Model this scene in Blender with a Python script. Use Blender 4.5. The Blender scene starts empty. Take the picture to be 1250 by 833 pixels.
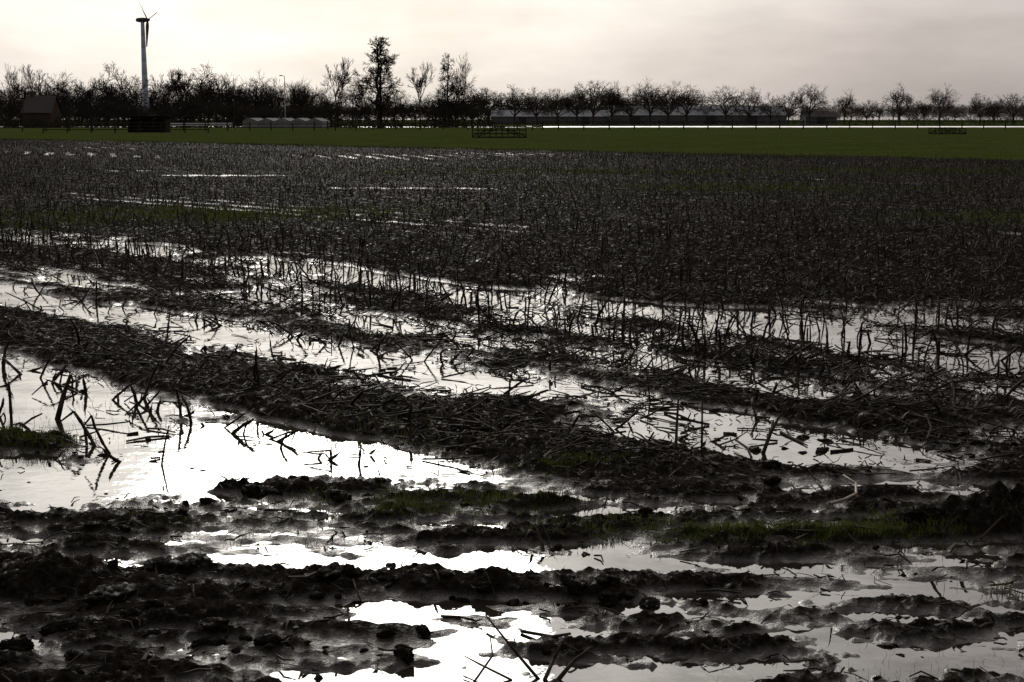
import bpy, math, random, time
import numpy as np
from mathutils import Vector, noise as mnoise
import bmesh
T0=time.time()
def tick(s): print('T %s %.1f'%(s,time.time()-T0))
rng=np.random.default_rng(7); random.seed(7)
scene=bpy.context.scene
scene.view_settings.view_transform='Standard'; scene.view_settings.look='None'; scene.view_settings.exposure=0
SQ=math.sqrt(2)
# ------------------------------------------------------------------ helpers
def math_(nt,op,a,b=None,c=None,clamp=False):
    n=nt.nodes.new('ShaderNodeMath'); n.operation=op; n.use_clamp=clamp
    for i,v in enumerate((a,b,c)):
        if v is None: continue
        if isinstance(v,(int,float)): n.inputs[i].default_value=v
        else: nt.links.new(v,n.inputs[i])
    return n.outputs[0]
def maprange(nt,v,a,b,c,d,smooth=True):
    n=nt.nodes.new('ShaderNodeMapRange'); n.interpolation_type='SMOOTHSTEP' if smooth else 'LINEAR'
    nt.links.new(v,n.inputs[0])
    for i,x in enumerate((a,b,c,d)): n.inputs[i+1].default_value=x
    return n.outputs[0]
def mixc(nt,f,a,b):
    n=nt.nodes.new('ShaderNodeMix'); n.data_type='RGBA'
    if isinstance(f,(int,float)): n.inputs[0].default_value=f
    else: nt.links.new(f,n.inputs[0])
    for i,v in ((6,a),(7,b)):
        if isinstance(v,tuple): n.inputs[i].default_value=(*v,1)
        else: nt.links.new(v,n.inputs[i])
    return n.outputs[2]
def noise_tex(nt,vec,scale,detail=4,rough=.55):
    n=nt.nodes.new('ShaderNodeTexNoise'); n.inputs['Scale'].default_value=scale
    n.inputs['Detail'].default_value=detail; n.inputs['Roughness'].default_value=rough
    nt.links.new(vec,n.inputs['Vector']); return n.outputs[0]
def newmat(name):
    m=bpy.data.materials.new(name); m.use_nodes=True
    nt=m.node_tree; return m,nt,nt.nodes['Principled BSDF']
def simple(name,c1,c2,scale=5,rough=.7,spec=.3,bump=0.0):
    m,nt,b=newmat(name)
    g=nt.nodes.new('ShaderNodeNewGeometry').outputs['Position']
    f=noise_tex(nt,g,scale)
    f=maprange(nt,f,.3,.7,0,1)
    nt.links.new(mixc(nt,f,c1,c2),b.inputs['Base Color'])
    b.inputs['Roughness'].default_value=rough; b.inputs['Specular IOR Level'].default_value=spec
    if bump:
        bn=nt.nodes.new('ShaderNodeBump'); bn.inputs['Distance'].default_value=bump
        nt.links.new(noise_tex(nt,g,scale*6),bn.inputs['Height']); nt.links.new(bn.outputs[0],b.inputs['Normal'])
    return m
def mk(name,V,Fs,mat,smooth=False,parent=None,attrs=None):
    V=np.asarray(V,dtype=np.float32)
    me=bpy.data.meshes.new(name)
    me.vertices.add(len(V)); me.vertices.foreach_set('co',V.ravel())
    lo=np.concatenate([np.asarray(F,dtype=np.int32).ravel() for F in Fs if len(F)])
    tot=np.concatenate([np.full(len(F),np.asarray(F).shape[1],dtype=np.int32) for F in Fs if len(F)])
    st=np.concatenate([[0],np.cumsum(tot)[:-1]]).astype(np.int32)
    me.loops.add(len(lo)); me.loops.foreach_set('vertex_index',lo)
    me.polygons.add(len(tot)); me.polygons.foreach_set('loop_start',st)
    me.polygons.foreach_set('use_smooth',np.full(len(tot),smooth,dtype=bool))
    me.update(calc_edges=True)
    if attrs:
        for k,a in attrs.items():
            at=me.attributes.new(k,'FLOAT','POINT'); at.data.foreach_set('value',a.astype(np.float32))
    if mat: me.materials.append(mat)
    ob=bpy.data.objects.new(name,me); scene.collection.objects.link(ob)
    if parent: ob.parent=parent
    return ob
def perlin(x,y,seed=0):
    xf=np.floor(x); yf=np.floor(y); xi=xf.astype(np.int64); yi=yf.astype(np.int64); fx=x-xf; fy=y-yf
    u=fx*fx*fx*(fx*(fx*6-15)+10); v=fy*fy*fy*(fy*(fy*6-15)+10)
    def g(ix,iy,dx,dy):
        h=(ix*374761393+iy*668265263+seed*974711)&0xffffffff
        h=((h^(h>>13))*1274126177)&0xffffffff; h=h^(h>>16)
        a=h*(2*math.pi/4294967296.0); return np.cos(a)*dx+np.sin(a)*dy
    a=g(xi,yi,fx,fy); b=g(xi+1,yi,fx-1,fy); c=g(xi,yi+1,fx,fy-1); d=g(xi+1,yi+1,fx-1,fy-1)
    return 1.5*((a+(b-a)*u)*(1-v)+(c+(d-c)*u)*v)
def sst(a,b,x):
    t=np.clip((x-a)/(b-a),0,1); return t*t*(3-2*t)
def prisms(P0,P1,R0,R1,n=4):
    P0=np.asarray(P0,float);P1=np.asarray(P1,float);R0=np.asarray(R0,float);R1=np.asarray(R1,float)
    d=P1-P0; d/=np.linalg.norm(d,axis=1,keepdims=True)+1e-9
    ref=np.where(np.abs(d[:,2:3])>.9,np.array([[1.,0,0]]),np.array([[0,0,1.]]))
    a=np.cross(d,ref); a/=np.linalg.norm(a,axis=1,keepdims=True)+1e-9
    b=np.cross(d,a)
    an=np.arange(n)*2*math.pi/n
    ring=a[:,None,:]*np.cos(an)[None,:,None]+b[:,None,:]*np.sin(an)[None,:,None]
    V=np.concatenate([P0[:,None,:]+ring*R0[:,None,None],P1[:,None,:]+ring*R1[:,None,None]],axis=1)
    N=len(P0); base=(np.arange(N)*2*n)[:,None]
    i=np.arange(n); j=(i+1)%n
    F=np.stack([i,j,j+n,i+n],axis=1)
    F=(base[:,:,None]+F[None]).reshape(-1,4)
    cap=base+(np.arange(n)+n)[None]
    return V.reshape(-1,3),F,cap
# ------------------------------------------------------------------ terrain
BUMPS=[# x,y,rx,ry,amp   mud heaps and hollows of the headland
 (1.95,5.80,.28,.12,.11),(2.3,5.84,.35,.14,.10),
 (-1.62,5.02,.24,.16,.07),(-1.25,4.86,.2,.12,.045),(-1.9,5.2,.3,.15,.045),(-1.5,4.72,.3,.08,.02),
 (-.85,4.92,.12,.06,.045),(-.62,4.95,.15,.07,.05),(-.33,4.97,.14,.06,.04),(-.05,4.98,.2,.06,.05),(.22,4.92,.15,.05,.035),(.42,4.9,.12,.05,.035),(-1.05,4.85,.1,.06,.04),
 (-.95,6.33,.15,.08,.045),(-1.32,6.42,.10,.06,.035),(-.5,6.3,.18,.08,.03),(.05,6.12,.25,.08,.04),(-.45,6.05,.22,.08,.025),(.6,6.9,.4,.15,.02),
 (.42,6.02,.34,.08,-.05),(.25,6.28,.22,.08,-.05),(1.22,6.42,.25,.07,-.04),(1.3,7.45,.48,.26,-.065),(.85,7.6,.3,.15,-.035),
 (.15,8.2,.5,.35,.05),(.9,8.5,.7,.3,.03),(2.1,8.0,.9,.4,.035),
 (-1.1,4.25,.5,.2,.025),(-1.6,4.1,.3,.15,.035),(-.5,4.4,.3,.1,.02),(-.45,4.58,.35,.08,.02),(-1.72,4.45,.18,.08,-.05),
 (1.25,4.92,.6,.055,-.03),(1.0,4.22,.8,.09,-.022),(.15,4.52,.28,.045,-.025),(.9,5.28,.6,.04,-.02),
 (2.3,6.95,.5,.2,.02),(1.6,6.75,.5,.15,.015),(1.25,5.66,.6,.07,.02),(2.6,7.5,.4,.3,-.04),
 (1.9,6.55,.25,.06,-.04),(2.1,6.4,.4,.06,-.03),(-1.0,5.62,.9,.16,.012),
 (-2.6,7.35,.35,.22,.08),(3.2,11.9,1.4,.5,-.07),(1.9,12.6,1.0,.4,-.06),(4.2,12.9,1.2,.35,-.07),(2.2,11.2,.9,.3,-.04),(3.6,10.2,.8,.4,-.04),
 (-1.9,6.35,.8,.22,-.05),(-.5,6.8,.5,.25,-.05),(-1.0,7.1,.6,.3,-.03),(-1.25,7.35,.3,.08,.03),(-.55,6.95,.2,.06,.035),(-2.0,7.0,.3,.05,.03),(-1.6,8.0,.35,.1,.03),
 (-2.2,35,2.6,.5,-.16),(.2,34.2,1.4,.3,-.13),(-8.5,43,2.2,.7,-.16),(-12,47,2,.6,-.12),(4.5,31,2,.3,-.10),(-5.2,19.2,.9,.3,-.08),(7,21,1.6,.25,-.09)]
SK=[-50,1.5,4.5,4.75,4.95,5.35,5.7,5.90,6.15,6.5,6.68,6.9,7.15,7.35,7.65,7.9,8.1,8.4,8.7,9.0,9.4,10.1,10.35,10.9,11.5,12.4,13,14.2,14.8,16,60]
ZK=[-.05,-.036,-.026,.0,.042,.045,.024,-.015,-.034,-.028,.0,.024,.018,-.010,-.016,.004,.020,-.008,.012,-.008,-.028,-.024,.018,.043,.03,.04,.05,.06,.04,.06,.06]
YK=[-5,3.4,4.15,4.38,4.48,4.58,4.72,4.9,5.08,5.25,5.36,5.5,5.75,5.95,6.1,6.3,6.6,7,99]
YZ=[0.0,-.008,-.010,-.004,.012,-.006,.004,-.003,.012,-.005,-.003,.004,.009,.006,.007,.012,.014,.016,.016]
def height(x,y,fine=True):
    s=(x+y)/SQ; t=(x-y)/SQ
    D=np.sqrt(x*x+y*y)
    wob=.24*perlin(s*.5,t*.25,1)+.12*perlin(s*1.7,t*1.0,2)
    zf=np.interp(s+wob,SK,ZK)
    far=sst(13,15,s)
    zf=zf+far*(.022*np.cos(2*np.pi*(s-8.1)/.75)+.05*perlin(s*.22,t*.05,3))
    mid=sst(6.9,7.6,s)*sst(13,11,s)
    zf=zf+mid*(.035*perlin(s*1.3,t*.45,8)+.02*perlin(s*2.6,t*1.1,9)+.03*sst(-2.2,-4,x))
    yy=y+.16*perlin(x*.8,y*1.1,5)+.05*perlin(x*2.2,y*3,6)-.03*x
    zh=np.interp(yy,YK,YZ)
    left=sst(-.2,-1.1,x)*sst(5.2,5.0,y); zh=zh+left*.009
    bl=sst(6.5,7.1,y+.3*perlin(x*.9,y*.9,7)+.25*sst(-.6,-1.6,x))
    z=zh*(1-bl)+zf*bl
    def an(fs,ft,seed): 
        return perlin(y*fs,x*ft,seed)*(1-bl)+perlin(s*fs,t*ft,seed+50)*bl
    amp=1-.35*sst(40,55,s)
    z=z+amp*(.014*an(1.6,.6,10)+.018*an(4,1.5,11))
    if fine:
        near=sst(45,12,D)
        z=z+near*(.019*an(9,3.2,12)+.011*perlin(x*12,y*21,13)*sst(30,9,D))
        dry=sst(-.012,.02,z)
        cl=sst(-.3,.35,perlin(x*1.3,y*2.2,14)+.25*dry)
        b1=1-np.abs(perlin(x*8,y*12,15))*2; b2=1-np.abs(perlin(x*17+3,y*22,16))*2; b3=1-np.abs(perlin(x*31+3,y*40,23))*2
        z=z+near*cl*(.012*b1+.011*b2+.007*b3*sst(16,8,D))*dry
        z=z+(.004*perlin(x*36,y*46,17)*sst(14,6,D)+.0018*perlin(x*90,y*90,18)*sst(9,5,D))*(.45+.55*cl)
    for bx,by,rx,ry,a in BUMPS:
        w=np.exp(-(((x-bx)/rx)**2+((y-by)/ry)**2))
        if a>.03 and fine:
            w=w*(1+.55*perlin(x*7+bx,y*9,19)+.35*perlin(x*16,y*20+by,20))
        z=z+a*w
    m=sst(54,56,s+.5*perlin(x*.15,y*.15,21))
    z=z*(1-m)+m*(.10+.02*perlin(x*.5,y*.5,22))
    can=sst(296,304,y)*sst(362,352,y)
    z=z-can*.6
    return z
cols=1150
rows_y=np.concatenate([np.linspace(-2.5,3.4,14),np.exp(np.linspace(math.log(3.5),math.log(60),960)),np.exp(np.linspace(math.log(61),math.log(4500),200))])
ang=np.tan(np.linspace(-math.radians(30),math.radians(30),cols))
Y,A=np.meshgrid(rows_y,ang,indexing='ij'); X=A*(Y+3.0)
X=X*(1+np.where(Y>60,(Y-60)/2000,0))
Z=height(X,Y)
R=len(rows_y); idx=np.arange(R*cols).reshape(R,cols)
F=np.stack([idx[:-1,:-1],idx[:-1,1:],idx[1:,1:],idx[1:,:-1]],axis=-1).reshape(-1,4)
S_=(X+Y)/SQ
gm=sst(54,56,S_+.5*perlin(X*.15,Y*.15,21)+1.2*perlin(X*.6,Y*.4,24))
WEED=[(-4.8,25,3.2,2.0),(5.5,34,4,2.5),(9,24,2.5,1.5),(-9,22,2,1.2),(1,45,8,3),(-.4,6.1,.35,.12),(1.2,5.68,.6,.1),(-2.6,7.35,.3,.18),(.25,6.7,.25,.08),(2.4,5.0,.2,.1),(15,46,6,3)]
def weedmask(x,y):
    w=0
    for a,b,c,d in WEED: w=w+np.exp(-(((x-a)/c)**2+((y-b)/d)**2))
    return np.clip(w,0,1)
wm=weedmask(X,Y)*sst(-.3,.3,perlin(X*2,Y*2,31))*.35
gr=np.maximum(gm,wm)
mud,nt,b=newmat('wet_mud')
geo=nt.nodes.new('ShaderNodeNewGeometry').outputs['Position']
sep=nt.nodes.new('ShaderNodeSeparateXYZ'); nt.links.new(geo,sep.inputs[0])
ga=nt.nodes.new('ShaderNodeAttribute'); ga.attribute_name='grass'
n1=noise_tex(nt,geo,3,6,.6); n2=noise_tex(nt,geo,40,5,.65); n3=noise_tex(nt,geo,.25,5,.6)
wet=maprange(nt,math_(nt,'ADD',sep.outputs[2],math_(nt,'MULTIPLY',math_(nt,'SUBTRACT',n1,.5),.035)),-.002,.030,1,0)
glint=maprange(nt,noise_tex(nt,geo,18,4,.7),.54,.68,0.012,.42)
c=mixc(nt,maprange(nt,n2,.35,.7,0,1),(.0068,.0058,.0048),(.024,.020,.016))
g1=mixc(nt,maprange(nt,n3,.35,.65,0,1),(.036,.054,.013),(.058,.078,.021))
g1=mixc(nt,maprange(nt,noise_tex(nt,geo,2.5,6,.7),.4,.7,0,.7),g1,(.024,.031,.010))
g1=mixc(nt,maprange(nt,noise_tex(nt,geo,.08,4,.6),.45,.65,0,.55),g1,(.055,.058,.024))
c=mixc(nt,ga.outputs['Fac'],c,g1)
inv=math_(nt,'SUBTRACT',1.0,math_(nt,'MULTIPLY',ga.outputs['Fac'],2.0,clamp=True))
wg=math_(nt,'MULTIPLY',math_(nt,'MAXIMUM',wet,glint),inv)
nt.links.new(c,b.inputs['Base Color'])
nt.links.new(maprange(nt,wet,0,1,.34,.15,False),b.inputs['Roughness'])
b.inputs['Specular IOR Level'].default_value=.6
bn=nt.nodes.new('ShaderNodeBump'); bn.inputs['Distance'].default_value=.02
nt.links.new(maprange(nt,wet,0,1,.8,.3,False),bn.inputs['Strength'])
nt.links.new(noise_tex(nt,geo,55,5,.7),bn.inputs['Height'])
bn2=nt.nodes.new('ShaderNodeBump'); bn2.inputs['Distance'].default_value=.05; nt.links.new(maprange(nt,wet,0,1,.5,.2,False),bn2.inputs['Strength'])
nt.links.new(noise_tex(nt,geo,14,4,.6),bn2.inputs['Height']); nt.links.new(bn.outputs[0],bn2.inputs['Normal'])
nt.links.new(bn2.outputs[0],b.inputs['Normal'])
df=nt.nodes.new('ShaderNodeBsdfDiffuse'); nt.links.new(c,df.inputs[0]); nt.links.new(bn2.outputs[0],df.inputs['Normal'])
mx=nt.nodes.new('ShaderNodeMixShader'); nt.links.new(wg,mx.inputs[0]); nt.links.new(df.outputs[0],mx.inputs[1]); nt.links.new(b.outputs[0],mx.inputs[2])
nt.links.new(mx.outputs[0],nt.nodes['Material Output'].inputs[0])
mk('muddy_field_ground',np.stack([X,Y,Z],-1).reshape(-1,3),[F],mud,True,attrs={'grass':gr.ravel()})
tick('terrain')
# ------------------------------------------------------------------ water
def water_mat(name,rough,f0,bd,bs,ripple=0):
    m,nt,b=newmat(name); nt.nodes.remove(b)
    out=nt.nodes['Material Output']
    g=nt.nodes.new('ShaderNodeNewGeometry').outputs['Position']
    df=nt.nodes.new('ShaderNodeBsdfDiffuse'); df.inputs[0].default_value=(.022,.019,.015,1)
    gl=nt.nodes.new('ShaderNodeBsdfGlossy'); gl.inputs['Roughness'].default_value=rough; gl.inputs[0].default_value=(.98,.985,.985,1)
    fr=nt.nodes.new('ShaderNodeFresnel'); fr.inputs[0].default_value=1.4
    # floating silt film dulls the mirror unevenly
    film=maprange(nt,noise_tex(nt,g,2.2,5,.6),.4,.7,1.0,.72) if ripple else None
    fac=maprange(nt,fr.outputs[0],0,1,f0,1,False)
    if film is not None: fac=math_(nt,'MULTIPLY',fac,film)
    bp=nt.nodes.new('ShaderNodeBump'); bp.inputs['Distance'].default_value=bd; bp.inputs['Strength'].default_value=1
    nt.links.new(noise_tex(nt,g,bs,3,.5),bp.inputs['Height']); nt.links.new(bp.outputs[0],gl.inputs['Normal'])
    mx=nt.nodes.new('ShaderNodeMixShader'); nt.links.new(fac,mx.inputs[0]); nt.links.new(df.outputs[0],mx.inputs[1]); nt.links.new(gl.outputs[0],mx.inputs[2])
    nt.links.new(mx.outputs[0],out.inputs[0]); return m
wmat=water_mat('puddle_water',.03,.06,.0016,9,1)
cmat=water_mat('canal_water_surface',.3,.2,.02,1)
mk('puddle_water',[(-80,-2,0),(80,-2,0),(80,130,0),(-80,130,0)],[np.array([[0,1,2,3]])],wmat)
mk('canal_water',[(-400,298,0),(400,298,0),(400,360,0),(-400,360,0)],[np.array([[0,1,2,3]])],cmat)
# ------------------------------------------------------------------ stubble
straw=simple('maize_stalk',(.011,.009,.0068),(.050,.041,.030),9,.6,.045)
def ribbons(P,Dr,L,W,droop):
    n=len(P); d=Dr/np.linalg.norm(Dr,axis=1,keepdims=True)
    side=np.cross(d,np.array([0,0,1.])); side/=np.linalg.norm(side,axis=1,keepdims=True)+1e-6
    q=P.copy(); V=[]
    for k in range(4):
        ww=(W*(1,.9,.6,.05)[k]*.5)[:,None]
        tw=side*math.cos(k*.5)+np.array([0,0,1])*math.sin(k*.5)*.6
        V+= [q-tw*ww,q+tw*ww]
        q=q+d*(L/3)[:,None]; d=d+np.stack([0*droop,0*droop,-droop],-1); d/=np.linalg.norm(d,axis=1,keepdims=True)
    V=np.stack(V,1).reshape(-1,3)
    b=(np.arange(n)*8)[:,None,None]; f=np.array([[2*k,2*k+1,2*k+3,2*k+2] for k in range(3)])[None]
    return V,(b+f).reshape(-1,4)
srow=[]; trow=[]
for k in range(-9,64):
    s0=8.1+.75*k
    if s0<2.2: continue
    tmin=-(s0*1.0)*2.6-6; tmax=s0*.6+4
    sp=(.085 if s0<11 else .105) if s0<22 else .12
    tt=np.arange(tmin,tmax,sp); tt=tt+rng.normal(0,.03,len(tt))
    ss=s0+rng.normal(0,.022,len(tt))+.03*np.sin(tt*.5+k)
    srow.append(ss); trow.append(tt)
s=np.concatenate(srow); t=np.concatenate(trow)
x=(s+t)/SQ; y=(s-t)/SQ
D=np.sqrt(x*x+y*y)
keep=(y>6.9)&(np.abs(x)<(y+3)*.56)&(s<54.3)&(y<170)
gap=perlin(s*1.1,t*.35,41)
keep&=(rng.random(len(s))<np.where(gap>-.3,.85,.25))
keep&=~((y<7.3)&(x>-.6)&(rng.random(len(s))<.85))
keep&=~((s>4.9)&(s<7.5)&(rng.random(len(s))<.5))
s=s[keep];t=t[keep];x=x[keep];y=y[keep];D=D[keep]
z=height(x,y)
N=len(s); print('stalks',N)
H=rng.uniform(.11,.27,N)*np.where(rng.random(N)<.25,.5,1)*np.interp(s,[3,5,7,8,10.5,12,20],[1.05,.9,.9,1.15,1.2,.85,.66])
crush=np.clip(np.where((s>4.85)&(s<7.45),.85,0)+sst(9.2,8.0,y)*(x>-.6)*.8+np.where(s<4.85,.55,0)+.17,0,.95)
cr=rng.random(N)<crush
tilt=np.where(cr,rng.uniform(.5,1.45,N),np.abs(rng.normal(0,.2,N)))
az=np.where(cr,np.where(rng.random(N)<.65,math.radians(-45)+rng.normal(0,.6,N),math.radians(180)+rng.normal(0,.5,N)),rng.uniform(0,6.28,N))
dx=np.sin(tilt)*np.cos(az);dy=np.sin(tilt)*np.sin(az);dz=np.cos(tilt)
H=np.where(cr,H*1.1,H)
Rb=rng.uniform(.005,.010,N)
B=np.stack([x,y,np.maximum(z,-.03)-.02],-1); Dv=np.stack([dx,dy,dz],-1)
bend=rng.normal(0,.13,(N,3)); bend[:,2]=0
near=D<17
Bn=B[near];Dn=Dv[near];Hn=H[near,None];rn=Rb[near]
pts=[Bn,Bn+Dn*Hn*.35,Bn+Dn*Hn*.38,Bn+(Dn+bend[near]*.5)*Hn*.72,Bn+(Dn+bend[near]*.5)*Hn*.75,Bn+(Dn+bend[near])*Hn]
rad=[1.25,.95,1.25,.9,1.15,.75]
VV=[];FF=[];CC=[];off=0
for i in range(5):
    v,f,cp=prisms(pts[i],pts[i+1],rn*rad[i],rn*rad[i+1],6)
    VV.append(v);FF.append(f+off)
    if i==4: CC.append(cp+off)
    off+=len(v)
nn_=len(Bn)
tip=pts[5]; v,f,cp=prisms(tip-Dn*.01,tip+Dn*rng.uniform(.01,.05,(nn_,1))+rng.normal(0,.008,(nn_,3)),rn*.6,rn*.08,4)
VV.append(v);FF.append(f+off);off+=len(v)
sn=np.where(rng.random(nn_)<.25)[0]; m=len(sn); a=rng.uniform(0,6.28,m)
dd=np.stack([np.cos(a),np.sin(a),rng.uniform(-.9,.2,m)],-1)*rng.uniform(.05,.18,m)[:,None]
v,f,cp=prisms(tip[sn],tip[sn]+dd,rn[sn]*.8,rn[sn]*.5,6); VV.append(v);FF.append(f+off);CC.append(cp+off);off+=len(v)
fm=~near
v,f,cp=prisms(B[fm],B[fm]+(Dv[fm]+bend[fm])*H[fm,None],Rb[fm]*1.15,Rb[fm]*.9,4)
VV.append(v);FF.append(f+off);off+=len(v)
LV=[];LF=[];lo=0
sel=np.where((D<26)&(rng.random(N)<.6))[0]; m=len(sel)
a=rng.uniform(0,6.28,m)
v,f=ribbons(B[sel]+Dv[sel]*(H[sel]*rng.uniform(.3,.95,m))[:,None],np.stack([np.cos(a),np.sin(a),rng.uniform(-.6,1.2,m)],-1),rng.uniform(.04,.15,m),rng.uniform(.006,.018,m),rng.uniform(.3,.9,m))
LV.append(v);LF.append(f+lo);lo+=len(v)
mk('maize_stubble',np.concatenate(VV),[np.concatenate(FF)]+CC,straw,True)
tick('stubble')
M=80000
yy=np.exp(rng.uniform(math.log(9),math.log(75),M)); xx=rng.uniform(-1,1,M)*(yy+3)*.5
s2=(xx+yy)/SQ; k2=(s2<54)&(s2>7.3); xx=xx[k2];yy=yy[k2]; zz=height(xx,yy)
ok=zz>-.008; xx=xx[ok];yy=yy[ok];zz=zz[ok]
a=rng.uniform(0,6.28,len(xx)); L=rng.uniform(.04,.2,len(xx)); up=rng.uniform(-.05,.6,len(xx))
p0=np.stack([xx,yy,zz+.004],-1); p1=p0+np.stack([np.cos(a)*L,np.sin(a)*L,up*L],-1)
v1,f1,c1=prisms(p0,p1,rng.uniform(.002,.006,len(xx)),rng.uniform(.001,.005,len(xx)),4)
def lying(M,y0,y1,L0,L1,r0,r1,pfun,zup=.03,bendy=.03):
    yy=rng.uniform(y0,y1,M); xx=rng.uniform(-1,1,M)*(yy+3)*.46
    s2=(xx+yy)/SQ; zz=height(xx,yy)
    ok=rng.random(M)<pfun(xx,yy,s2,zz); xx=xx[ok];yy=yy[ok];zz=zz[ok]; m=len(xx)
    a=np.where(rng.random(m)<.45,math.radians(-40)+rng.normal(0,.5,m),rng.uniform(0,6.28,m))
    L=L0+(L1-L0)*rng.random(m)**1.8
    ex=xx+np.cos(a)*L; ey=yy+np.sin(a)*L; ez=np.maximum(height(ex,ey),0)+np.maximum(0,rng.normal(0,zup,m))
    p0=np.stack([xx,yy,np.maximum(zz,0)+.006],-1); p2=np.stack([ex,ey,ez+.006],-1)
    p1=(p0+p2)/2+rng.normal(0,1,(m,3))*(L*bendy*2)[:,None]*np.array([1,1,.6]); p1[:,2]=np.maximum(p1[:,2],.004)
    r=rng.uniform(r0,r1,m)
    a1=prisms(p0,p1,r,r*.95,6); a2=prisms(p1,p2,r*1.0,r*rng.uniform(.3,.9,m),6)
    o=len(a1[0]); return np.concatenate([a1[0],a2[0]]),np.concatenate([a1[1],a2[1]+o]),np.concatenate([a1[2],a2[2]+o])
def pk(xx,yy,s2,zz):
    p=np.where((s2>4.8)&(s2<6.0),.8,np.where((s2>6.6)&(s2<7.5),.9,np.where(s2<4.8,.17,.5)))
    p=np.where((xx>-.4)&(yy<9.5)&(yy>7.2),1,p)
    return p*np.where(zz>-.005,1,.25)*(.15+.85*sst(-.5,.3,perlin(xx*1.5,yy*1.5,77)))
v2,f2,c2=lying(7500,6.9,13.5,.04,.36,.0028,.0078,pk,.05)
v4,f4_,c4=lying(28000,6.7,13.5,.015,.11,.0012,.0045,pk,.02,.08)
v3,f3,c3=lying(4200,3.9,8.5,.012,.12,.0012,.0045,lambda x_,y_,s_,z_:(z_>0)*.7,.01,.08)
v5,f5,c5=lying(110,3.9,6.9,.08,.24,.002,.006,lambda x_,y_,s_,z_:(z_>-.01)*.8,.02,.05)
L_=[(v1,f1,c1),(v2,f2,c2),(v3,f3,c3),(v4,f4_,c4),(v5,f5,c5)]
o=0;vs=[];fs=[];cs=[]
for v,f,cp in L_: vs.append(v);fs.append(f+o);cs.append(cp+o);o+=len(v)
mk('crushed_stalk_litter',np.concatenate(vs),[np.concatenate(fs)]+cs,straw,False)
n=6500; yy=rng.uniform(4.2,14,n); xx=rng.uniform(-1,1,n)*(yy+3)*.46; h=height(xx,yy); k=(h>-.004)&((yy>6.8)|(rng.random(n)<.25)); xx=xx[k];yy=yy[k];h=h[k];n=len(xx)
a=rng.uniform(0,6.28,n)
v,f=ribbons(np.stack([xx,yy,h+.012],-1),np.stack([np.cos(a),np.sin(a),rng.uniform(-.1,.8,n)],-1),rng.uniform(.04,.18,n),rng.uniform(.005,.018,n),rng.uniform(.1,.5,n))
LV.append(v);LF.append(f+lo);lo+=len(v)
mk('dead_maize_leaves',np.concatenate(LV),[np.concatenate(LF)],straw,True)
def hz(x,y): return max(0,float(height(np.array([x]),np.array([y]))[0]))
def stick(name,pts,r):
    P=np.array(pts,float); rr=np.linspace(r,r*.55,len(P))
    v,f,cp=prisms(P[:-1],P[1:],rr[:-1],rr[1:],7); return mk(name,v,[f,cp],straw,True)
def lean(name,x,y,dx,dy,h,r=.01):
    z=hz(x,y); stick(name,[(x,y,z-.04),(x+dx*.5,y+dy*.5,z+h*.52),(x+dx,y+dy,z+h)],r)
lean('broken_stalk',.83,7.05,.01,.0,.26,.009); lean('broken_stalk',.95,6.95,.0,.02,.27,.007)
lean('broken_stalk',1.28,7.15,.10,.02,.20,.012); lean('broken_stalk',-2.62,8.0,.10,.0,.26,.018)
lean('broken_stalk',-2.28,8.6,.12,.0,.24,.012); lean('broken_stalk',-1.75,6.9,.05,.0,.2,.006)
tx,ty=.02,4.2; z=hz(tx,ty)
tw=[]
for pts_,r in (([(.10,4.15,z-.02),(.02,4.2,z+.06),(-.08,4.25,z+.17)],.006),([(.10,4.15,z),(.13,4.2,z+.05),(.16,4.2,z+.11)],.007),
              ([(.14,4.15,z),(.19,4.18,z+.05),(.25,4.2,z+.09)],.008),([(-.12,4.12,z),(-.06,4.2,z+.06),(-.07,4.3,z+.09)],.004),([(.0,4.15,z),(-.1,4.18,z+.04),(-.15,4.2,z+.06)],.004)):
    P=np.array(pts_); v,f,cp=prisms(P[:-1],P[1:],np.array([r,r*.8]),np.array([r*.8,r*.4]),7); tw.append((v,f,cp))
o=0;vs=[];fs=[];cs=[]
for v,f,cp in tw: vs.append(v);fs.append(f+o);cs.append(cp+o);o+=len(v)
mk('twig_clump',np.concatenate(vs),[np.concatenate(fs),np.concatenate(cs)],straw,True)
pale=simple('pale_root',(.16,.13,.10),(.25,.21,.17),20,.5)
zz=hz(1.48,6.1)+.015
o_=stick('bent_root',[(1.38,6.0,zz+.01),(1.45,6.03,zz+.02),(1.52,6.1,zz+.03),(1.54,6.2,zz+.05),(1.50,6.27,zz+.07)],.008); o_.data.materials[0]=pale
tick('litter')
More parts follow.
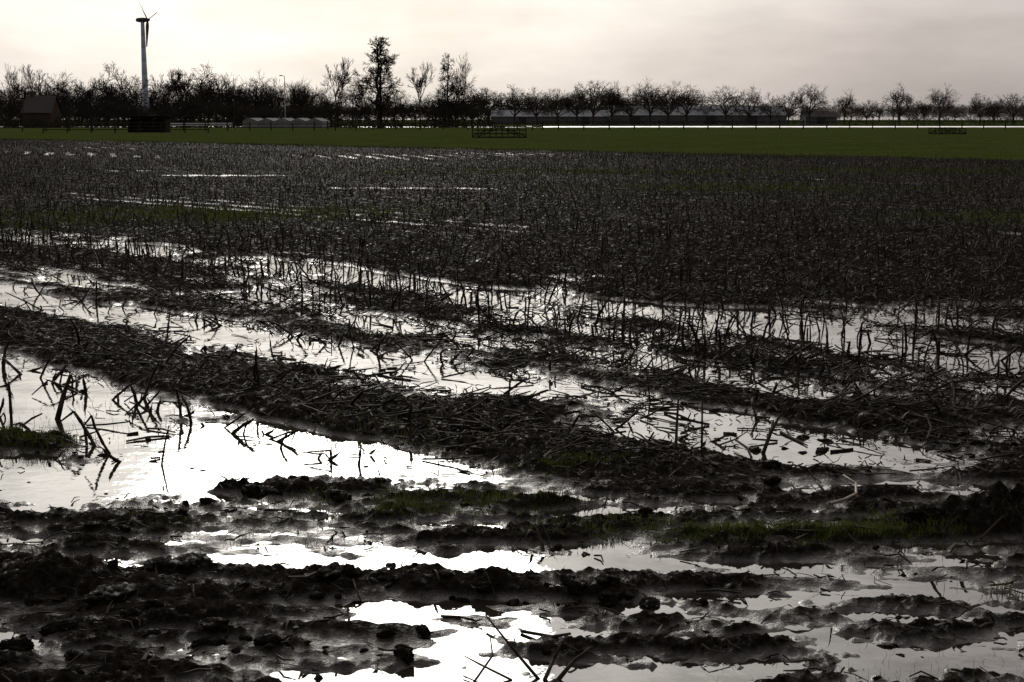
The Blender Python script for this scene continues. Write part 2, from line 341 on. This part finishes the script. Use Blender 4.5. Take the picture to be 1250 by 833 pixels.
# ------------------------------------------------------------------ clods
tm=[]
for k in range(8):
    bm=bmesh.new(); bmesh.ops.create_icosphere(bm,subdivisions=4,radius=1)
    for v in bm.verts:
        c=v.co.copy(); q=c*1.3+Vector((k*7,3,1))
        d=1+.45*mnoise.noise(q)+.30*(1-2*abs(mnoise.noise(q*2.4)))*.6+.2*mnoise.noise(q*5)+.12*mnoise.noise(q*11)
        v.co=c*d
    bm.verts.ensure_lookup_table()
    tm.append((np.array([v.co[:] for v in bm.verts]),np.array([[v.index for v in f.verts] for f in bm.faces]))); bm.free()
cv=[];cf=[];o=0
def region(n,x0,x1,y0,y1,r0,r1):
    global o
    xs=rng.uniform(x0,x1,n); ys=rng.uniform(y0,y1,n); hs=height(xs,ys)
    for x,y,h in zip(xs,ys,hs):
        r=r0+(r1-r0)*rng.random()**2.2
        v,f=tm[rng.integers(8)]; a=rng.uniform(0,6.28); ca,sa=math.cos(a),math.sin(a)
        sc=np.array([r*rng.uniform(.8,1.7),r*rng.uniform(.6,1.1),r*rng.uniform(.35,.7)])
        w=v*sc; w=np.stack([w[:,0]*ca-w[:,1]*sa,w[:,0]*sa+w[:,1]*ca,w[:,2]],-1)
        w=w+np.array([x,y,max(-.01,h)+r*.05]); cv.append(w);cf.append(f+o);o+=len(v)
region(24,-2.1,-1.15,4.65,5.3,.02,.08)
region(40,-1.2,.5,4.84,5.06,.012,.05)
region(40,-1.9,-.3,3.95,4.6,.012,.045)
region(16,1.7,2.5,5.7,5.92,.02,.07)
region(14,-1.3,-.4,6.2,6.45,.02,.05)
region(150,-2.4,3.0,5.1,7.2,.005,.024)
region(40,-2.6,0,6.3,8.0,.006,.03)
region(100,-1.9,2.5,4.0,5.2,.004,.02)
region(30,1.0,3,6.5,7.6,.01,.04)
mudc,nt,b=newmat('clod_mud')
g=nt.nodes.new('ShaderNodeNewGeometry').outputs['Position']
cc=mixc(nt,maprange(nt,noise_tex(nt,g,30),.3,.7,0,1),(.006,.0052,.0043),(.02,.0168,.0135))
nt.links.new(cc,b.inputs['Base Color']); b.inputs['Roughness'].default_value=.32; b.inputs['Specular IOR Level'].default_value=.5
bn=nt.nodes.new('ShaderNodeBump'); bn.inputs['Distance'].default_value=.012; nt.links.new(noise_tex(nt,g,120,5,.7),bn.inputs['Height'])
df=nt.nodes.new('ShaderNodeBsdfDiffuse'); nt.links.new(cc,df.inputs[0])
nt.links.new(bn.outputs[0],b.inputs['Normal']); nt.links.new(bn.outputs[0],df.inputs['Normal'])
mx=nt.nodes.new('ShaderNodeMixShader'); nt.links.new(maprange(nt,noise_tex(nt,g,22,4,.7),.5,.66,0.02,.45),mx.inputs[0]); nt.links.new(df.outputs[0],mx.inputs[1]); nt.links.new(b.outputs[0],mx.inputs[2]); nt.links.new(mx.outputs[0],nt.nodes['Material Output'].inputs[0])
mk('mud_clods',np.concatenate(cv),[np.concatenate(cf)],mudc,True)
tick('clods')
# ------------------------------------------------------------------ grass
gmat,nt,b=newmat('grass_blade')
g=nt.nodes.new('ShaderNodeNewGeometry').outputs['Position']
nt.links.new(mixc(nt,maprange(nt,noise_tex(nt,g,8,3),.35,.65,0,1),(.030,.046,.011),(.075,.085,.026)),b.inputs['Base Color'])
b.inputs['Roughness'].default_value=.6; b.inputs['Specular IOR Level'].default_value=0
tr=nt.nodes.new('ShaderNodeBsdfTranslucent'); tr.inputs[0].default_value=(.08,.10,.022,1)
mx=nt.nodes.new('ShaderNodeMixShader'); mx.inputs[0].default_value=.4
nt.links.new(b.outputs[0],mx.inputs[1]); nt.links.new(tr.outputs[0],mx.inputs[2]); nt.links.new(mx.outputs[0],nt.nodes['Material Output'].inputs[0])
def blades(x,y,h,w):
    n=len(x); z=np.maximum(height(x,y),-.01)
    a=rng.uniform(0,6.28,n); ln=rng.uniform(.1,.9,n)*h; d=np.stack([np.cos(a)*ln,np.sin(a)*ln,h],-1)
    b2=rng.uniform(0,6.28,n); sd=np.stack([np.cos(b2),np.sin(b2),np.zeros(n)],-1)*w[:,None]*.5
    P=np.stack([x,y,z-.004],-1)
    mid=P+d*np.array([.35,.35,.6]); tip=P+d
    V=np.stack([P-sd,P+sd,mid+sd*.7,mid-sd*.7,tip],1).reshape(-1,3)
    bs=np.arange(n)[:,None]*5
    return V,bs+np.array([[0,1,2,3]]),bs+np.array([[3,2,4]])
def patch(n,cx,cy,rx,ry,h0,h1,w0=.002,w1=.004,zmin=-.006):
    x=cx+rng.normal(0,.6,n)*rx; y=cy+rng.normal(0,.6,n)*ry
    k=(perlin(x*5/max(1,rx),y*7/max(1,ry),61)>-.1)&(height(x,y)>zmin); x=x[k];y=y[k]; n=len(x)
    return blades(x,y,rng.uniform(h0,h1,n),rng.uniform(w0,w1,n))
parts=[patch(5500,1.15,5.66,.75,.14,.012,.045),patch(3200,-.45,6.1,.5,.2,.012,.045),patch(2600,-2.65,7.35,.4,.2,.02,.06),
 patch(900,.25,6.75,.3,.1,.012,.04),patch(700,.1,6.12,.3,.1,.012,.04),patch(900,2.0,5.0,.25,.1,.02,.06),patch(700,1.7,5.9,.4,.1,.015,.04),
 patch(700,-.9,7.3,.7,.5,.03,.09,.0015,.003,-.2),patch(320,-2,8,1,.6,.03,.1,.0015,.003,-.2),patch(350,1.5,4.2,.8,.2,.015,.05,.001,.002,-.2),
 patch(1200,-1.3,5.7,.6,.3,.008,.025),patch(3500,0,5.8,2.5,.6,.008,.025),
 patch(7500,-4.8,25,3.2,2,.05,.12,.006,.014),patch(2500,5.5,34,4,2.5,.06,.12,.008,.02),patch(2500,9,24,2.5,1.5,.05,.10,.006,.014),
 patch(3500,-9,22,2,1.2,.05,.10,.006,.014),patch(3000,15,46,6,3,.05,.12,.01,.03),patch(3000,1,45,8,3,.05,.12,.01,.03)]
n=50000; yy=np.exp(rng.uniform(math.log(50),math.log(150),n)); xx=rng.uniform(-1,1,n)*(yy+3)*.5
k=(xx+yy)/SQ>55; xx=xx[k];yy=yy[k]; parts.append(blades(xx,yy,rng.uniform(.03,.09,len(xx)),rng.uniform(.02,.05,len(xx))))
o=0;vs=[];f4=[];f3_=[]
for v,a,c_ in parts: vs.append(v);f4.append(a+o);f3_.append(c_+o);o+=len(v)
mk('grass',np.concatenate(vs),[np.concatenate(f4),np.concatenate(f3_)],gmat,False)
tick('grass')
# ------------------------------------------------------------------ trees
bark=simple('bark_dark',(.028,.025,.021),(.05,.044,.038),1,.9,.0)  # dark bark lifted a little, thin air haze put into the colour
bark2=simple('bark_hazy',(.055,.047,.042),(.085,.074,.066),1,.9,.0)  # paler bark: haze of the middle distance painted into the colour
bark3=simple('bark_far_haze',(.14,.13,.122),(.18,.168,.158),1,.95,.0)  # palest bark tone, far-off haze painted into the colour
G=random.gauss; UN=random.uniform
def grow(segs,p,d,L,r,lvl,mx,up,spread,kids):
    q=p; mids=[]
    for k in range(2):
        d=(d+Vector((G(0,.12),G(0,.12),G(0,.08)+up*.12))).normalized()
        q2=q+d*L*.5; segs.append((*q,*q2,r if k==0 else r*.82,r*(.82 if k==0 else .68))); q=q2; mids.append((q,d))
    if lvl>=mx: return
    n=kids+(1 if random.random()<.5 else 0)
    for i in range(n):
        pp,dd=mids[1] if (i<2 or random.random()<.5) else mids[0]
        th=math.radians(UN(spread*.4,spread)); 
        ax=dd.orthogonal().normalized(); ph=UN(0,6.28)
        ax=(ax*math.cos(ph)+dd.cross(ax)*math.sin(ph))
        nd=(dd*math.cos(th)+ax*math.sin(th)+Vector((0,0,up*.25))).normalized()
        grow(segs,pp,nd,L*UN(.6,.84),max(r*.55,.022),lvl+1,mx,up,spread,kids)
def tree_mesh(kind,seed):
    random.seed(seed); segs=[]
    if kind=='round':
        th=UN(1.8,2.4)
        segs.append((0,0,-.3,0,0,th*.5,.26,.22)); segs.append((0,0,th*.5,.05,0,th,.22,.19))
        for i in range(7):
            a=i*2.4+random.random(); t_=UN(.3,1.2)
            d=Vector((math.cos(a)*t_,math.sin(a)*t_,UN(.45,1.1))).normalized()
            grow(segs,Vector((0,0,th*UN(.8,1.1))),d,1.9*UN(.85,1.15),.12,0,4,.2,66,3)
        grow(segs,Vector((0,0,th)),Vector((0,0,1)),2.4,.15,0,4,.25,60,3)
    elif kind=='tall':
        prev=Vector((0,0,-.3)); N=10
        for i in range(N):
            q=Vector((G(0,.1),G(0,.1),(i+1)*9.0/N)); r=.2*(1-i/N)+.03
            segs.append((*prev,*q,r*1.1,r))
            if i>=2:
                for j in range(5):
                    a=UN(0,6.28); e=UN(.1,.9)
                    d=Vector((math.cos(a),math.sin(a),e)).normalized()
                    grow(segs,prev.lerp(q,random.random()),d,(.75+.25*math.sin(i*2.1))*(1.2-.6*i/N),.05,0,3,.2,60,3)
            prev=q
    elif kind=='upright':
        segs.append((0,0,-.3,0,0,1.5,.2,.17))
        grow(segs,Vector((0,0,1.5)),Vector((0,0,1)),2.4,.16,0,5,.5,42,3)
        grow(segs,Vector((0,0,1.5)),Vector((.3,.1,1)).normalized(),2.0,.1,0,4,.5,42,3)
    elif kind=='shrub':
        for i in range(10):
            a=UN(0,6.28)
            grow(segs,Vector((G(0,1.2),G(0,.6),-.2)),Vector((math.cos(a)*.6,math.sin(a)*.6,1)).normalized(),2.7,.09,0,4,.3,55,3)
    a=np.array(segs)
    p,q,r0,r1=a[:,0:3],a[:,3:6],a[:,6],a[:,7]
    top=np.percentile(q[:,2],99.7); sc=10/top
    v,f,cp=prisms(p*sc,q*sc,np.maximum(r0*sc,.018),np.maximum(r1*sc,.013),3)
    return v,f
TM={}
for kind,n in (('round',5),('tall',3),('upright',4),('shrub',3)):
    TM[kind]=[tree_mesh(kind,100+i*13+len(kind)) for i in range(n)]
tick('tree templates')
_mesh={}
def mesh_for(kind,i,mat,name):
    key=(kind,i,mat.name)
    if key not in _mesh:
        v,f=TM[kind][i]; ob=mk(name,v,[f],mat,True); _mesh[key]=ob.data; bpy.data.objects.remove(ob)
    return _mesh[key]
U=lambda px,D:(px-625)/1736*D*.99
def tree(px,top,D,kind,mat,name='bare_tree',wf=1.0,parent=None):
    h=(147-top)/1778*D+1.6
    i=random.randrange(len(TM[kind])); ob=bpy.data.objects.new(name,mesh_for(kind,i,mat,name)); scene.collection.objects.link(ob)
    sc=h/10; ob.location=(U(px,D),D,.05); ob.scale=(sc*wf,sc*wf,sc); ob.rotation_euler=(0,0,random.uniform(0,6.28))
    if parent: ob.parent=parent
    return ob
random.seed(5)
for px,top,D,k,wf in [(14,80,330,'upright',.7),(33,93,340,'round',1),(52,80,330,'upright',.9),(82,90,345,'round',1),(108,96,330,'upright',.9),(132,83,335,'round',1.1),(152,79,330,'round',1.15),
  (203,86,340,'upright',1),(226,85,330,'upright',1.2),(246,80,335,'round',1.1),(264,92,330,'upright',1),(290,92,340,'round',1.1),(312,90,330,'round',1),(333,97,335,'round',1),(372,102,340,'round',1.2),
  (413,72,300,'upright',.8),(431,98,310,'round',1),(446,96,320,'upright',.8),(482,104,320,'round',1),(513,77,300,'upright',.7),(532,110,310,'round',1.2),(576,112,320,'round',1),
  (597,108,400,'round',1.0)]:
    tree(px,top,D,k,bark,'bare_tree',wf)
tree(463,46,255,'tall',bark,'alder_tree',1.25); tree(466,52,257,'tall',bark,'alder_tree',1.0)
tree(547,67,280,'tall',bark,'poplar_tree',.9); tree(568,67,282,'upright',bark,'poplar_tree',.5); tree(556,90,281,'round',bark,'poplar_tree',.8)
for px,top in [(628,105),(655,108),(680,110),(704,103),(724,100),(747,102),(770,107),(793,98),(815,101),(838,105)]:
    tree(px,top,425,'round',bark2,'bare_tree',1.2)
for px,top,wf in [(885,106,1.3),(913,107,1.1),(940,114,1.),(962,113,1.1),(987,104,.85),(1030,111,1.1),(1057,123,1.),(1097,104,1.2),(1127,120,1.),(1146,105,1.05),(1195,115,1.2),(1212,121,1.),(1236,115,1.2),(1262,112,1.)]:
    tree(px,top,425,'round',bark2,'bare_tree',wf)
def emp(name):
    e=bpy.data.objects.new(name,None); scene.collection.objects.link(e); return e
def mass(name,lst,mat,kinds):
    e=emp(name)
    for i,(px,top,D,wf) in enumerate(lst): tree(px,top,D,random.choice(kinds),mat,'mass_tree_%d'%i,wf,e)
R_=random.uniform
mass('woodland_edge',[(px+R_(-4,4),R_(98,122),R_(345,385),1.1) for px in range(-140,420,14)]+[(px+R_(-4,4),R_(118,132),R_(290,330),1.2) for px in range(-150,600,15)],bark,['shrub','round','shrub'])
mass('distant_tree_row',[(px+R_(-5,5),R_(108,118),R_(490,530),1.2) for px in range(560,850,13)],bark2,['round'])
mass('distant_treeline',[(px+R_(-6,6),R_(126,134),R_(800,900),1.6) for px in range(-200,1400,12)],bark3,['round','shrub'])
def hedge(name,lst,mat,leaf,n):
    V=[];
    for px,D,w,h in lst:
        x0=U(px,D); m=int(n*w*h)
        th=rng.uniform(0,math.pi,m); rr=np.sqrt(rng.random(m))
        X_=x0+np.cos(th)*rr*w*.5*(1+.25*rng.normal(size=m)); Zc=np.sin(th)*rr*h*(1+.2*rng.normal(size=m)); Y_=D+rng.normal(0,1.2,m)
        C=np.stack([X_,Y_,np.maximum(Zc,0)],-1)
        a=rng.normal(size=(m,3)); b_=rng.normal(size=(m,3)); a*=leaf/np.linalg.norm(a,axis=1,keepdims=True); b_*=leaf*.5/np.linalg.norm(b_,axis=1,keepdims=True)
        V.append(np.stack([C-a,C+b_,C+a,C-b_],1).reshape(-1,3))
    V=np.concatenate(V); return mk(name,V,[np.arange(len(V)).reshape(-1,4)],mat)
leafm=simple('hedge_leaf',(.018,.019,.014),(.045,.042,.03),1.2,.9,.0)  # leaf colour with a haze tone mixed in
l=[]
for px in range(-160,610,11):
    if 305<px<390: l.append((px,345,5,R_(3,5))); continue
    l.append((px+R_(-4,4),R_(280,296),R_(3.5,6),R_(1.2,3.2)))
for px,h in [(5,6),(20,5),(130,5),(228,4.5),(385,4),(540,6),(556,6),(548,7.5)]: l.append((px,292,5,h))
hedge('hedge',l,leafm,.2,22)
leaf2=simple('hedge_leaf_haze',(.03,.028,.022),(.055,.048,.04),2,.9,.0)  # lighter leaf colour, haze of distance painted in
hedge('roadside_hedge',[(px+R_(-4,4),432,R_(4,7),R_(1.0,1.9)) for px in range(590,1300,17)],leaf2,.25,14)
tick('trees')
# ------------------------------------------------------------------ buildings
def empty(name,loc,rz=0):
    e=bpy.data.objects.new(name,None); scene.collection.objects.link(e); e.location=loc; e.rotation_euler=(0,0,rz); return e
def box(name,par,x0,x1,y0,y1,z0,z1,mat):
    v=[(x0,y0,z0),(x1,y0,z0),(x1,y1,z0),(x0,y1,z0),(x0,y0,z1),(x1,y0,z1),(x1,y1,z1),(x0,y1,z1)]
    return mk(name,v,[np.array([[0,3,2,1],[4,5,6,7],[0,1,5,4],[1,2,6,5],[2,3,7,6],[3,0,4,7]])],mat,False,par)
brick=simple('brick_wall',(.05,.04,.034),(.08,.06,.05),3,.9,0); rooft=simple('roof_tile',(.05,.048,.048),(.075,.07,.07),3,.8,.0)
cladg=simple('grey_cladding',(.10,.105,.11),(.13,.135,.14),.4,.6,0); roofg=simple('metal_roof',(.17,.18,.20),(.22,.23,.25),.15,.6,0)
dark=simple('dark_opening',(.05,.05,.052),(.06,.06,.06),1,.5,0); white=simple('white_paint',(.5,.5,.5),(.6,.6,.6),1,.5)
wood=simple('weathered_wood',(.025,.022,.018),(.05,.043,.036),3,.85,0)
def gabled(name,px,D,W,Dp,hw,hr,wm,rm,doors,rz=0):
    e=empty(name,(U(px,D),D,.05),rz)
    box('walls',e,-W/2,W/2,0,Dp,0,hw,wm)
    ov=.3; v=[(-W/2-ov,-ov,hw-.1),(W/2+ov,-ov,hw-.1),(W/2+ov,Dp/2,hr),(-W/2-ov,Dp/2,hr),(W/2+ov,Dp+ov,hw-.1),(-W/2-ov,Dp+ov,hw-.1)]
    mk('roof',v,[np.array([[0,1,2,3],[3,2,4,5]])],rm,False,e)
    mk('gables',[(-W/2,0,hw),(-W/2,Dp,hw),(-W/2,Dp/2,hr-.1),(W/2,0,hw),(W/2,Dp,hw),(W/2,Dp/2,hr-.1)],[np.array([[0,1,2],[3,4,5]])],wm,False,e)
    for i,(a,bw,z0,z1) in enumerate(doors): box('opening_%d'%i,e,a-bw/2,a+bw/2,-.06,.0-.003,z0,z1,dark)
    return e
gabled('long_shed',852,455,56,22,3.0,6.0,cladg,roofg,[(-20,3.4,0.05,2.6),(4,3.4,.05,2.6),(17,3.4,.05,2.6)])
gabled('storage_shed',672,458,38,18,2.6,4.6,cladg,roofg,[(-9,2.5,0.05,2.3),(11,2.5,.05,2.3)])
gabled('farm_shed',1002,470,10,10,2.5,4.2,cladg,rooft,[(0,3,.05,2.2)])
h=gabled('brick_farmhouse',46,285,5.5,7,3.0,6.3,brick,rooft,[(-1.8,.9,1,2.2),(0,.9,.05,2.1),(1.8,.9,1,2.2)]); box('chimney',h,-2.2,-1.6,3.2,3.8,5.8,7.2,brick)
gw=simple('greenhouse_glass',(.2,.21,.215),(.3,.305,.31),.8,.6,0)
g_=empty('greenhouse',(U(345,270),270,.05))
for i in range(5):
    x0=-7.5+i*3
    box('bay_%d'%i,g_,x0+.04,x0+2.96,0,12,0,1.3,gw)
    mk('bay_roof_%d'%i,[(x0,-.1,1.3),(x0+3,-.1,1.3),(x0+1.5,-.1,1.9),(x0,12,1.3),(x0+3,12,1.3),(x0+1.5,12,1.9)],[np.array([[0,2,5,3],[2,1,4,5]]),np.array([[0,1,2]])],gw,False,g_)
e=empty('field_shelter',(U(180,178),178,.1))
box('back_wall',e,-2.4,2.4,2,2.1,0,1.7,wood); box('side_left',e,-2.4,-2.3,0,1.997,0,1.6,wood); box('side_right',e,2.3,2.4,0,1.997,0,1.6,wood)
mk('roof',[(-2.7,-.3,1.95),(2.7,-.3,1.95),(2.7,2.4,1.72),(-2.7,2.4,1.72),(-2.7,-.3,2.03),(2.7,-.3,2.03),(2.7,2.4,1.8),(-2.7,2.4,1.8)],[np.array([[0,3,2,1],[4,5,6,7],[0,1,5,4],[1,2,6,5],[2,3,7,6],[3,0,4,7]])],wood,False,e)
for i in range(4): box('post_%d'%i,e,-2.35+i*1.52,-2.21+i*1.52,-.1,.0,0,1.85,wood)
def fence(name,x0,y0,x1,y1,gap,h,rails,mat,pr=.06,rr=.035):
    L=math.hypot(x1-x0,y1-y0); n=max(2,int(L/gap)+1); t=np.linspace(0,1,n)
    x=x0+(x1-x0)*t;y=y0+(y1-y0)*t
    p0=np.stack([x,y,np.full(n,-.2)],-1);p1=np.stack([x+rng.normal(0,.03,n),y,h+.12+rng.normal(0,.05,n)],-1)
    A=[p0];B_=[p1];r=[np.full(n,pr)]
    for z in rails:
        A.append(np.array([[x0,y0,z+.1]]));B_.append(np.array([[x1,y1,z+.1]]));r.append(np.array([rr]))
    r=np.concatenate(r); v,f,cp=prisms(np.concatenate(A),np.concatenate(B_),r,r,5); return mk(name,v,[f,cp],mat)
fence('post_and_rail_fence',U(-60,190),190,U(420,190),205,3,1.2,[.5,.95],wood,.09,.06)
fence('post_and_rail_fence',U(400,230),230,U(660,230),215,4,1.3,[.5,.95],wood,.1,.06)
fence('wire_fence',U(650,215),215,U(1330,240),240,4,1.45,[.6,1.25],wood,.1,.045)
fence('horse_paddock_fence',U(60,170),168,U(250,170),172,2.6,1.3,[.4,.8,1.2],wood,.08,.05)
e=fence('white_barrier',U(192,235),235,U(262,235),250,6,.8,[.6,.9],white,.05,.08)
def gate(name,px,D,w,hs=1.0,rl=.055):
    e=empty(name,(U(px,D),D,.05),.25); A=[];B_=[]
    for yy in (0,2.2):
        for z in (.45,.8,1.15): A.append((-w/2,yy,z*hs));B_.append((w/2,yy,z*hs))
        for i in range(5):
            xx=-w/2+i*w/4; A.append((xx,yy,-.2));B_.append((xx,yy,1.3*hs))
        A.append((-w/2,yy,.2*hs));B_.append((0,yy,1.15*hs)); A.append((0,yy,1.15*hs));B_.append((w/2,yy,.2*hs))
    r=np.full(len(A),rl); v,f,cp=prisms(A,B_,r,r,5); mk('railings',v,[f,cp],wood,False,e)
    box('deck',e,-w/2,w/2,0.08,2.1,.03,.16,wood)
gate('wooden_footbridge',613,125,4.3,.9,.045); gate('wooden_footbridge',1163,155,3.2,.6,.04)
met=simple('galvanised_steel',(.20,.21,.22),(.28,.29,.30),2,.5)
def lamp(px,D,top):
    H=(147-top)/1778*D+1.7; e=empty('street_lamp',(U(px,D),D,0))
    v,f,cp=prisms([(0,0,0),(0,0,H-.3),(0,0,H-.05)],[(0,0,H-.3),(0,0,H-.05),(-.45,0,H)],[.1,.06,.05],[.06,.05,.04],8); mk('pole',v,[f,cp],met,True,e)
    box('luminaire',e,-.9,-.4,-.14,.14,H-.06,H+.1,met)
lamp(349,262,94); lamp(1252,300,110)
for px,D,top in ((287,250,97),(30,260,98)):
    H=(147-top)/1778*D+1.7; v,f,cp=prisms([(U(px,D),D,0)],[(U(px,D),D,H)],[.09],[.05],8); mk('utility_pole',v,[f,cp],bark,True)
# wind turbine
tmat=simple('turbine_paint',(.34,.41,.49),(.40,.47,.55),.3,.45,.1); bmat=simple('turbine_blade_dark',(.05,.055,.06),(.08,.085,.09),1,.5,.1)
D=350; H=(147-27)/1778*D+1.7; wt=empty('wind_turbine',(U(179.5,D),D,0))
zs=np.linspace(0,H-.5,9); rr=np.linspace(.9,.45,9)
P=np.array([(0,0,z_) for z_ in zs]); v,f,cp=prisms(P[:-1],P[1:],rr[:-1],rr[1:],24); mk('tower',v,[f,cp],tmat,True,wt)
rot=empty('rotor_head',(0,0,H)); rot.parent=wt; rot.rotation_euler=(0,0,-math.radians(9))
def loft(name,secs,mat,par):
    n=12; V=[];F_=[]
    for (x_,ry,rz_) in secs:
        for k in range(n): V.append((x_,ry*math.cos(k*2*math.pi/n),rz_*math.sin(k*2*math.pi/n)))
    for i in range(len(secs)-1):
        for k in range(n): F_.append((i*n+k,i*n+(k+1)%n,(i+1)*n+(k+1)%n,(i+1)*n+k))
    return mk(name,V,[np.array(F_)],mat,True,par)
loft('nacelle',[(-1.6,.05,.05),(-1.55,.4,.4),(-.9,.6,.55),(.6,.6,.58),(1.0,.45,.45),(1.02,.05,.05)],bmat,rot)
loft('hub',[(1.03,.1,.1),(1.05,.42,.42),(1.5,.4,.4),(1.85,.22,.22),(1.95,.02,.02)],bmat,rot)
Lb=33/1778*D
for i,aa in enumerate((-100,20,140)):
    a=math.radians(aa); d=np.array([0,math.cos(a),math.sin(a)]); tdir=np.array([0,-math.sin(a),math.cos(a)]); ax=np.array([1,0,0.])
    V=[];F_=[]; K=10
    for k in range(K+1):
        u=k/K; ch=(.35+.55*math.sin(min(1,u*4)*math.pi/2))*(1-.7*u)+.08; th=.1*(1-u)+.02; tw_=.5+.5*(1-u)
        c_=tdir*math.cos(tw_)+ax*math.sin(tw_); n_=ax*math.cos(tw_)-tdir*math.sin(tw_); p=np.array([1.3,0,0])+d*(.3+u*(Lb-.3))
        for m_,q_ in ((-.5,0),(0,1),(.5,0),(0,-1)): V.append(p+c_*ch*m_+n_*th*q_)
    for k in range(K):
        for j in range(4): F_.append((k*4+j,k*4+(j+1)%4,(k+1)*4+(j+1)%4,(k+1)*4+j))
    mk('blade_%d'%(i+1),V,[np.array(F_)],bmat,True,rot)
# ------------------------------------------------------------------ sky & light
SUN_EL=math.radians(20); SUN_AZ=math.radians(-8)
sd=Vector((math.sin(SUN_AZ)*math.cos(SUN_EL),math.cos(SUN_AZ)*math.cos(SUN_EL),math.sin(SUN_EL)))
w=bpy.data.worlds.new('World'); scene.world=w; w.use_nodes=True; nt=w.node_tree
bg=nt.nodes['Background']
tc=nt.nodes.new('ShaderNodeTexCoord').outputs['Generated']
nrm=nt.nodes.new('ShaderNodeVectorMath'); nrm.operation='NORMALIZE'; nt.links.new(tc,nrm.inputs[0])
dt=nt.nodes.new('ShaderNodeVectorMath'); dt.operation='DOT_PRODUCT'; nt.links.new(nrm.outputs[0],dt.inputs[0]); dt.inputs[1].default_value=sd
an_=math_(nt,'ARCCOSINE',math_(nt,'MINIMUM',dt.outputs['Value'],.99999))
q=math_(nt,'DIVIDE',an_,math.radians(22)); q=math_(nt,'MULTIPLY',q,q)
glow=math_(nt,'POWER',math.e,math_(nt,'MULTIPLY',q,-1.0))
sp=nt.nodes.new('ShaderNodeSeparateXYZ'); nt.links.new(nrm.outputs[0],sp.inputs[0])
ef=maprange(nt,sp.outputs[2],math.sin(math.radians(2)),math.sin(math.radians(15)),.50,1.0)
mp=nt.nodes.new('ShaderNodeMapping'); nt.links.new(nrm.outputs[0],mp.inputs[0]); mp.inputs['Scale'].default_value=(1,1,3.2)
cl=noise_tex(nt,mp.outputs[0],3.2,6,.5)
cm=maprange(nt,cl,.32,.68,.80,1.13)
cl2=noise_tex(nt,mp.outputs[0],9,6,.55)
cm=math_(nt,'MULTIPLY',cm,maprange(nt,cl2,.35,.65,.93,1.05))
inten=math_(nt,'MULTIPLY',math_(nt,'MULTIPLY',math_(nt,'MULTIPLY_ADD',glow,2.65,.64),ef),cm)
back=maprange(nt,dt.outputs['Value'],-.3,.75,.4,1.0)
inten=math_(nt,'MULTIPLY',inten,back)
col=mixc(nt,maprange(nt,glow,.05,.6,0,1),(1.0,.905,.875),(1.0,.945,.875))
sc_=nt.nodes.new('ShaderNodeVectorMath'); sc_.operation='SCALE'; nt.links.new(col,sc_.inputs[0]); nt.links.new(inten,sc_.inputs['Scale'])
sky=nt.nodes.new('ShaderNodeTexSky'); sky.sky_type='NISHITA'; sky.sun_disc=False; sky.sun_elevation=SUN_EL; sky.sun_rotation=SUN_AZ; sky.dust_density=3
s2_=nt.nodes.new('ShaderNodeVectorMath'); s2_.operation='SCALE'; nt.links.new(sky.outputs[0],s2_.inputs[0]); s2_.inputs['Scale'].default_value=.05
ad=nt.nodes.new('ShaderNodeMix'); ad.data_type='RGBA'; ad.inputs[0].default_value=.94; nt.links.new(s2_.outputs[0],ad.inputs[6]); nt.links.new(sc_.outputs[0],ad.inputs[7])
nt.links.new(ad.outputs[2],bg.inputs[0]); bg.inputs[1].default_value=1.0
sl=bpy.data.lights.new('sun','SUN'); sl.energy=.8; sl.angle=math.radians(18); sl.color=(1,.95,.87)
so=bpy.data.objects.new('sun',sl); scene.collection.objects.link(so); so.rotation_euler=(-sd).to_track_quat('-Z','Y').to_euler(); so.location=(0,0,30)
# ------------------------------------------------------------------ camera
cam=bpy.data.cameras.new('camera'); co=bpy.data.objects.new('camera',cam); scene.collection.objects.link(co)
cam.lens=50; cam.sensor_width=36; cam.clip_end=8000; cam.clip_start=.05
co.location=(0,0,1.7); co.rotation_euler=(math.radians(90-8.86),0,0)
scene.camera=co
tick('done')
